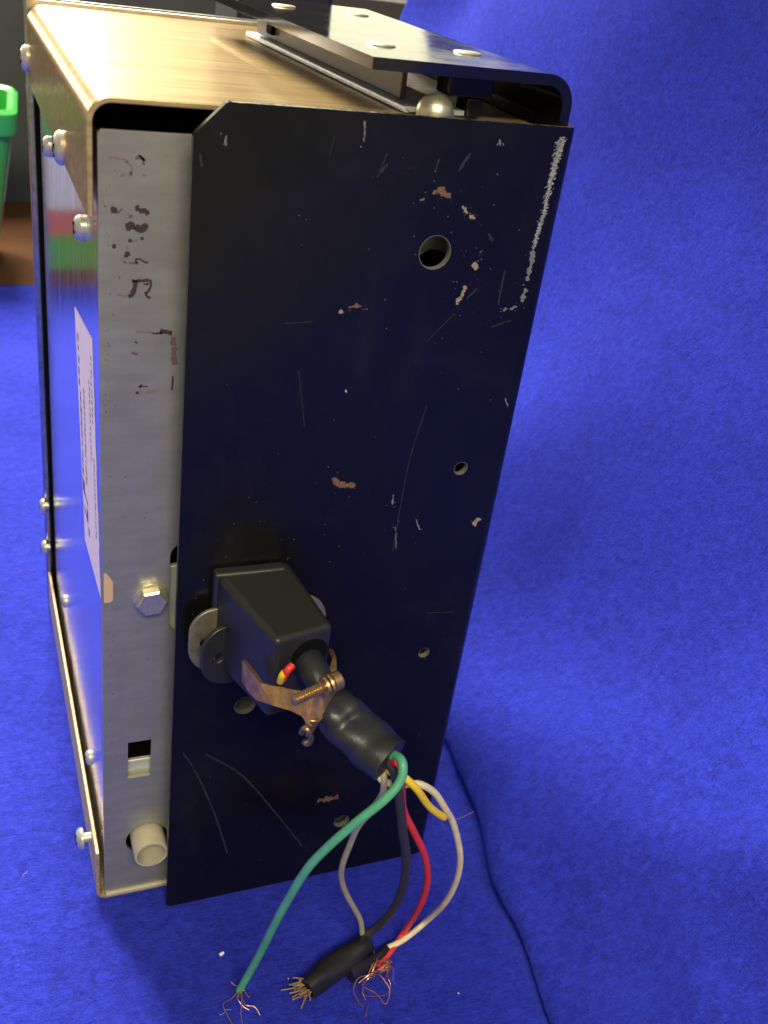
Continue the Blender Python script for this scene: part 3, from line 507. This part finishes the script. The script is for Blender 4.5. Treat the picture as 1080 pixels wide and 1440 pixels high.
# ------------------------------------------------------------------ the plug with its cut wires
PL = empty('cable_plug', (30, -32, 0))
tag(PL, 'black cable plug with copper clamp, sleeve and loose cut wires, pushed into the chassis socket', 'plug')
cv = []
for (b, wa, wb, zt, zb_) in ((0.3, -0.9, 19.6, 0.6, -27.0), (28.0, 1.3, 17.6, 0.2, -25.2)):
    for a in (wa, wb):
        for c in (zt, zb_): cv.append(plugpt(a, b, c))
cap = mesh('plug_cap', cv, [(0, 1, 3, 2), (4, 6, 7, 5), (0, 4, 5, 1), (2, 3, 7, 6), (0, 2, 6, 4), (1, 5, 7, 3)], M['rubber'], PL, bev=1.7, seg=4, sm=35)
v, f = earplate(0, -6.6, 27.5, -31.5, -11.5, 9.0, 1.4, lambda x, y, z: plugpt(x, 6.5-y, z-0.0)); mesh('plug_ear', v, f, M['rubber'], PL, bev=0.3)
oh = plugpt(11.4, 28.0, -7.6)
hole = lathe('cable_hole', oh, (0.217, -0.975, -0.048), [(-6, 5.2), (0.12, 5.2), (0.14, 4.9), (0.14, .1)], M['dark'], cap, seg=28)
T0 = [Vector(p) for p in TUBE]
tube('cable_jacket', [plugpt(11.6, 24, -9.5)]+[p[:] for p in T0[1:6]], lambda t: 4.3-0.7*math.sin(t*3), M['shrink'], PL, seg=20)
SL = tube('sleeve', [p[:] for p in T0[3:]], lambda t: (4.0+1.5*min(1, t*3.0)**.7)-0.2*max(0, t-.45)+0.12*math.sin(t*11), M['shrink'], PL, seg=32, n=14, wob=lambda t, a: 0.15*math.cos(2*a+1.1)+0.035*math.sin(3*a+9*t)+0.07*math.sin(4*a+3*t)*max(0, 1-abs(t-.28)*4)+0.025*math.sin(19*t+2*a))
SL['label'] = 'fat black shrink sleeve over the cable end'
for nm, P, m in (('wire_end', BITS[0], 'red'), ('wire_end', BITS[1], 'yellow')): tube(nm, P, 0.95, M[m], PL)
def ribbon(name, pairs, th, m, parent, n=6):
    A = catmull([p[0] for p in pairs], n); B = catmull([p[1] for p in pairs], n); V = []; F = []
    for a, b in zip(A, B): V += [a, b]
    for i in range(len(A)-1): F.append((2*i, 2*i+1, 2*i+3, 2*i+2))
    return mesh(name, V, F, M[m], parent, solid=th)
CL = ribbon('clamp_strap', CLAMP, 1.1, 'copper', PL, 1)
ribbon('strap_arm', CLAMPR, 0.9, 'copper', CL)
def flat(name, P, wd, m, parent):
    pts = catmull(P, 5); V = []; F = []
    for i, p in enumerate(pts):
        u = Vector((0.93, -0.35, 0.13)); V += [p+u*wd(i/(len(pts)-1)), p-u*wd(i/(len(pts)-1))]
    for i in range(len(pts)-1): F.append((2*i, 2*i+1, 2*i+3, 2*i+2))
    return mesh(name, V, F, M[m], parent, solid=0.8, sm=50)
flat('strap_tail', TAIL, lambda t: 1.7-1.1*t, 'copper', CL)
tube('strap_hook', CURL, lambda t: 0.75, M['bronze'], CL, seg=8)
tube('strap_tongue', TAILR, 0.8, M['copper'], CL, seg=8)
a, b = Vector(SCREW[0]), Vector(SCREW[1]); d = b-a; Ls = d.length; pr = [(0, .6)]
for k in range(10): pr += [(0.15+k*Ls*.66/10, 0.95), (0.15+(k+.5)*Ls*.66/10, 1.42)]
pr += [(Ls*.7, 1.1), (Ls*.9, 1.1)]
SC = lathe('clamp_screw', a, d, pr, M['bronze'], CL, seg=16, sm=30)
lathe('washer', a+d.normalized()*Ls*.72, d, [(0, 2.3), (.5, 2.5), (.9, 2.3)], M['bronze'], SC, seg=20)
lathe('washer', a+d.normalized()*Ls*.82, d, [(0, 2.4), (.5, 2.6), (.9, 2.3)], M['bronze'], SC, seg=20)
lathe('screw_head', a+d.normalized()*Ls*.92, d, [(0, 2.1), (.2, 2.3), (1.9, 2.3), (2.3, 1.9), (2.3, .1)], M['bronze'], SC, seg=20)
def wire(P, r, m, lab):
    o = tube('wire', P, r, M[m], PL, seg=14, n=10); o['label'] = lab; return o
WG = wire(GREEN, 1.14, 'green', 'green insulated wire with frayed copper end')
WR = wire(RED, 1.0, 'red', 'red insulated wire with frayed copper end')
WW = wire(WHITE, 0.92, 'white', 'cream insulated wire looping outermost')
WY = wire(YELLOW, 0.95, 'yellow', 'short yellow insulated wire')
WE = wire(GREY, 0.86, 'grey', 'thin grey insulated wire')
WB = wire(BLACK, 1.25, 'blackwire', 'black insulated wire running into the splice')
SP = tube('splice', SPLICE, lambda t: 3.1+0.9*math.sin(t*2.9)-0.3*t, M['tape'], PL, seg=22, n=10, wob=lambda t, a: 0.07*math.sin(2*a+6*t)+0.05*math.sin(3*a-11*t))
SP['label'] = 'black taped wire splice lying on the felt'
lathe('splice_mouth', Vector(SPLICE[0])-(Vector(SPLICE[1])-Vector(SPLICE[0])).normalized()*0.05, Vector(SPLICE[0])-Vector(SPLICE[1]), [(0, 2.5), (0.05, 2.4), (0.05, .1)], M['dark'], SP)
tube('tape_tail', TAPE, lambda t: 2.6-1.5*t+.25*math.sin(t*9), M['tape'], PL, seg=16, wob=lambda t, a: 0.1*math.sin(2*a+7*t))
def strands(name, S_, r, m, parent, extra=None):
    V, F = join(*[tube_v(s, r, seg=5, n=8) for s in S_]); return tag(mesh(name, V, F, M[m], parent, sm=60), kind='stuff')
def whisk(o, d, n, l, sp, zmin=.3):
    out = []
    for k in range(n):
        p = Vector(o)+Vector((random.gauss(0, .35), random.gauss(0, .35), random.gauss(0, .3))); s = [p[:]]; v = Vector(d).normalized()+Vector((random.gauss(0, sp), random.gauss(0, sp), random.gauss(0, sp)))
        for j in range(3):
            v += Vector((random.gauss(0, sp), random.gauss(0, sp), random.gauss(0, sp*.6))); p = p+v*l/3*random.uniform(.6, 1.1); p.z = max(zmin, p.z); s.append(p[:])
        out.append(s)
    return out
strands('copper_strands', STRG+whisk(FRAYG, (-.5, -1, 0), 9, 2.6, .3), 0.14, 'strand', WG)
strands('copper_strands', STRR+whisk(FRAYR[0], (-5, -3, 0), 22, 5.0, .25)+whisk(FRAYR[1], (1, 2, 0), 14, 3.4, .4), 0.15, 'strand', WR)
fr = []
for k in range(7):
    dd = Vector((-6, -0.9, -.2))+Vector((random.gauss(0, 1), random.gauss(0, 1.8), random.gauss(0, 1.0)))
    fr += whisk(Vector(FRAYS)+Vector((0, random.gauss(0, .7), random.gauss(0, .7))), dd, 13, random.uniform(2.6, 4.6), .24)
strands('frayed_strands', fr+whisk(FRAYS, (-6, -.5, -.5), 4, 5.0, .4), 0.21, 'fibre', SP)
strands('frayed_strands', STRY, 0.10, 'fibre', WY)

# ------------------------------------------------------------------ lint on the cloth
V, F = [], []
for k in range(7):
    x = random.uniform(-60, 100); y = random.uniform(-110, 40)
    if -22 < x < 92 and y > -3: continue
    s = [(x, y, .5)]; a = random.uniform(0, 6.28); l = random.uniform(.6, 2.2)
    for j in range(3): a += random.gauss(0, .6); s.append((s[-1][0]+l*math.cos(a), s[-1][1]+l*math.sin(a), random.uniform(.25, 1.0)))
    v, f = tube_v(s, .03, seg=4, n=4); n = len(V); V += v; F += [tuple(i+n for i in t) for t in f]
for k in range(8):
    x = random.uniform(-55, 98); y = random.uniform(-100, 20)
    if -22 < x < 92 and y > -3: continue
    r = random.uniform(.07, .16); v, f = box_v(x-r, x+r, y-r*1.5, y+r*1.5, .1, .1+r); n = len(V); V += v; F += [tuple(i+n for i in t) for t in f]
v, f = lathe_v((12.2, -21.5, .5), (1, .4, .1), [(0, .5), (.9, .55), (1.4, .4)], 8); n = len(V); V += v; F += [tuple(i+n for i in t) for t in f]
tag(mesh('lint', V, F, M['lint']), 'white lint specks and fibres scattered on the blue felt', 'lint', kind='stuff')

# ------------------------------------------------------------------ felt nap: fine fibres lying on the cloth
NP = len(PROF); NY = len(CV)//NP; V, F = [], []; rnd = random.Random(3)
cells = []
for j in range(NY-1):
    yv = CV[j*NP][1]
    for i in range(NP-1):
        a = Vector(CV[j*NP+i]); c = Vector(CV[(j+1)*NP+i+1]); m = (a+c)/2
        if m.y < -130 or m.x < -110 or (m.y > 120 and m.x < 60) or m.z > 300: continue
        ar = ((Vector(CV[j*NP+i+1])-a).cross(Vector(CV[(j+1)*NP+i])-a)).length
        dist = (m-Vector((-45, -213, 275))).length; cells.append((ar*(260/dist)**2, i, j))
tot = sum(c[0] for c in cells); NF = 140000
for wgt, i, j in cells:
    k = wgt/tot*NF; k = int(k)+(1 if rnd.random() < k-int(k) else 0)
    if not k: continue
    a, b, c, d = (Vector(CV[q]) for q in (j*NP+i, j*NP+i+1, (j+1)*NP+i+1, (j+1)*NP+i)); e1 = (b-a); e2 = (d-a); nr = e1.cross(e2).normalized()
    if nr.length < .5: continue
    e1n = e1.normalized(); e2n = nr.cross(e1n)
    for _ in range(k):
        u, t = rnd.random(), rnd.random(); p = a.lerp(b, u).lerp(d.lerp(c, u), t)+nr*0.05; ang = rnd.gauss(0.2, .8); dr = e1n*math.cos(ang)+e2n*math.sin(ang); sd = nr.cross(dr)*rnd.uniform(.025, .05); l = rnd.uniform(.5, 1.5); lift = rnd.uniform(.1, .45); bend = nr.cross(dr)*rnd.gauss(0, .25)
        n = len(V); m1 = p+dr*l*.5+nr*lift+bend; e = p+dr*l+nr*lift*rnd.uniform(.2, 1.3)+bend*.3
        V += [p-sd, p+sd, m1+sd, m1-sd, e]; F += [(n, n+1, n+2, n+3), (n+3, n+2, n+4)]
me = bpy.data.meshes.new('felt_nap'); me.from_pydata([(q*MM)[:] for q in V], [], F); nap = link('felt_nap', me, M['felt'])
tag(nap, 'short loose fibres of nap standing on the blue felt', 'felt nap', kind='stuff')
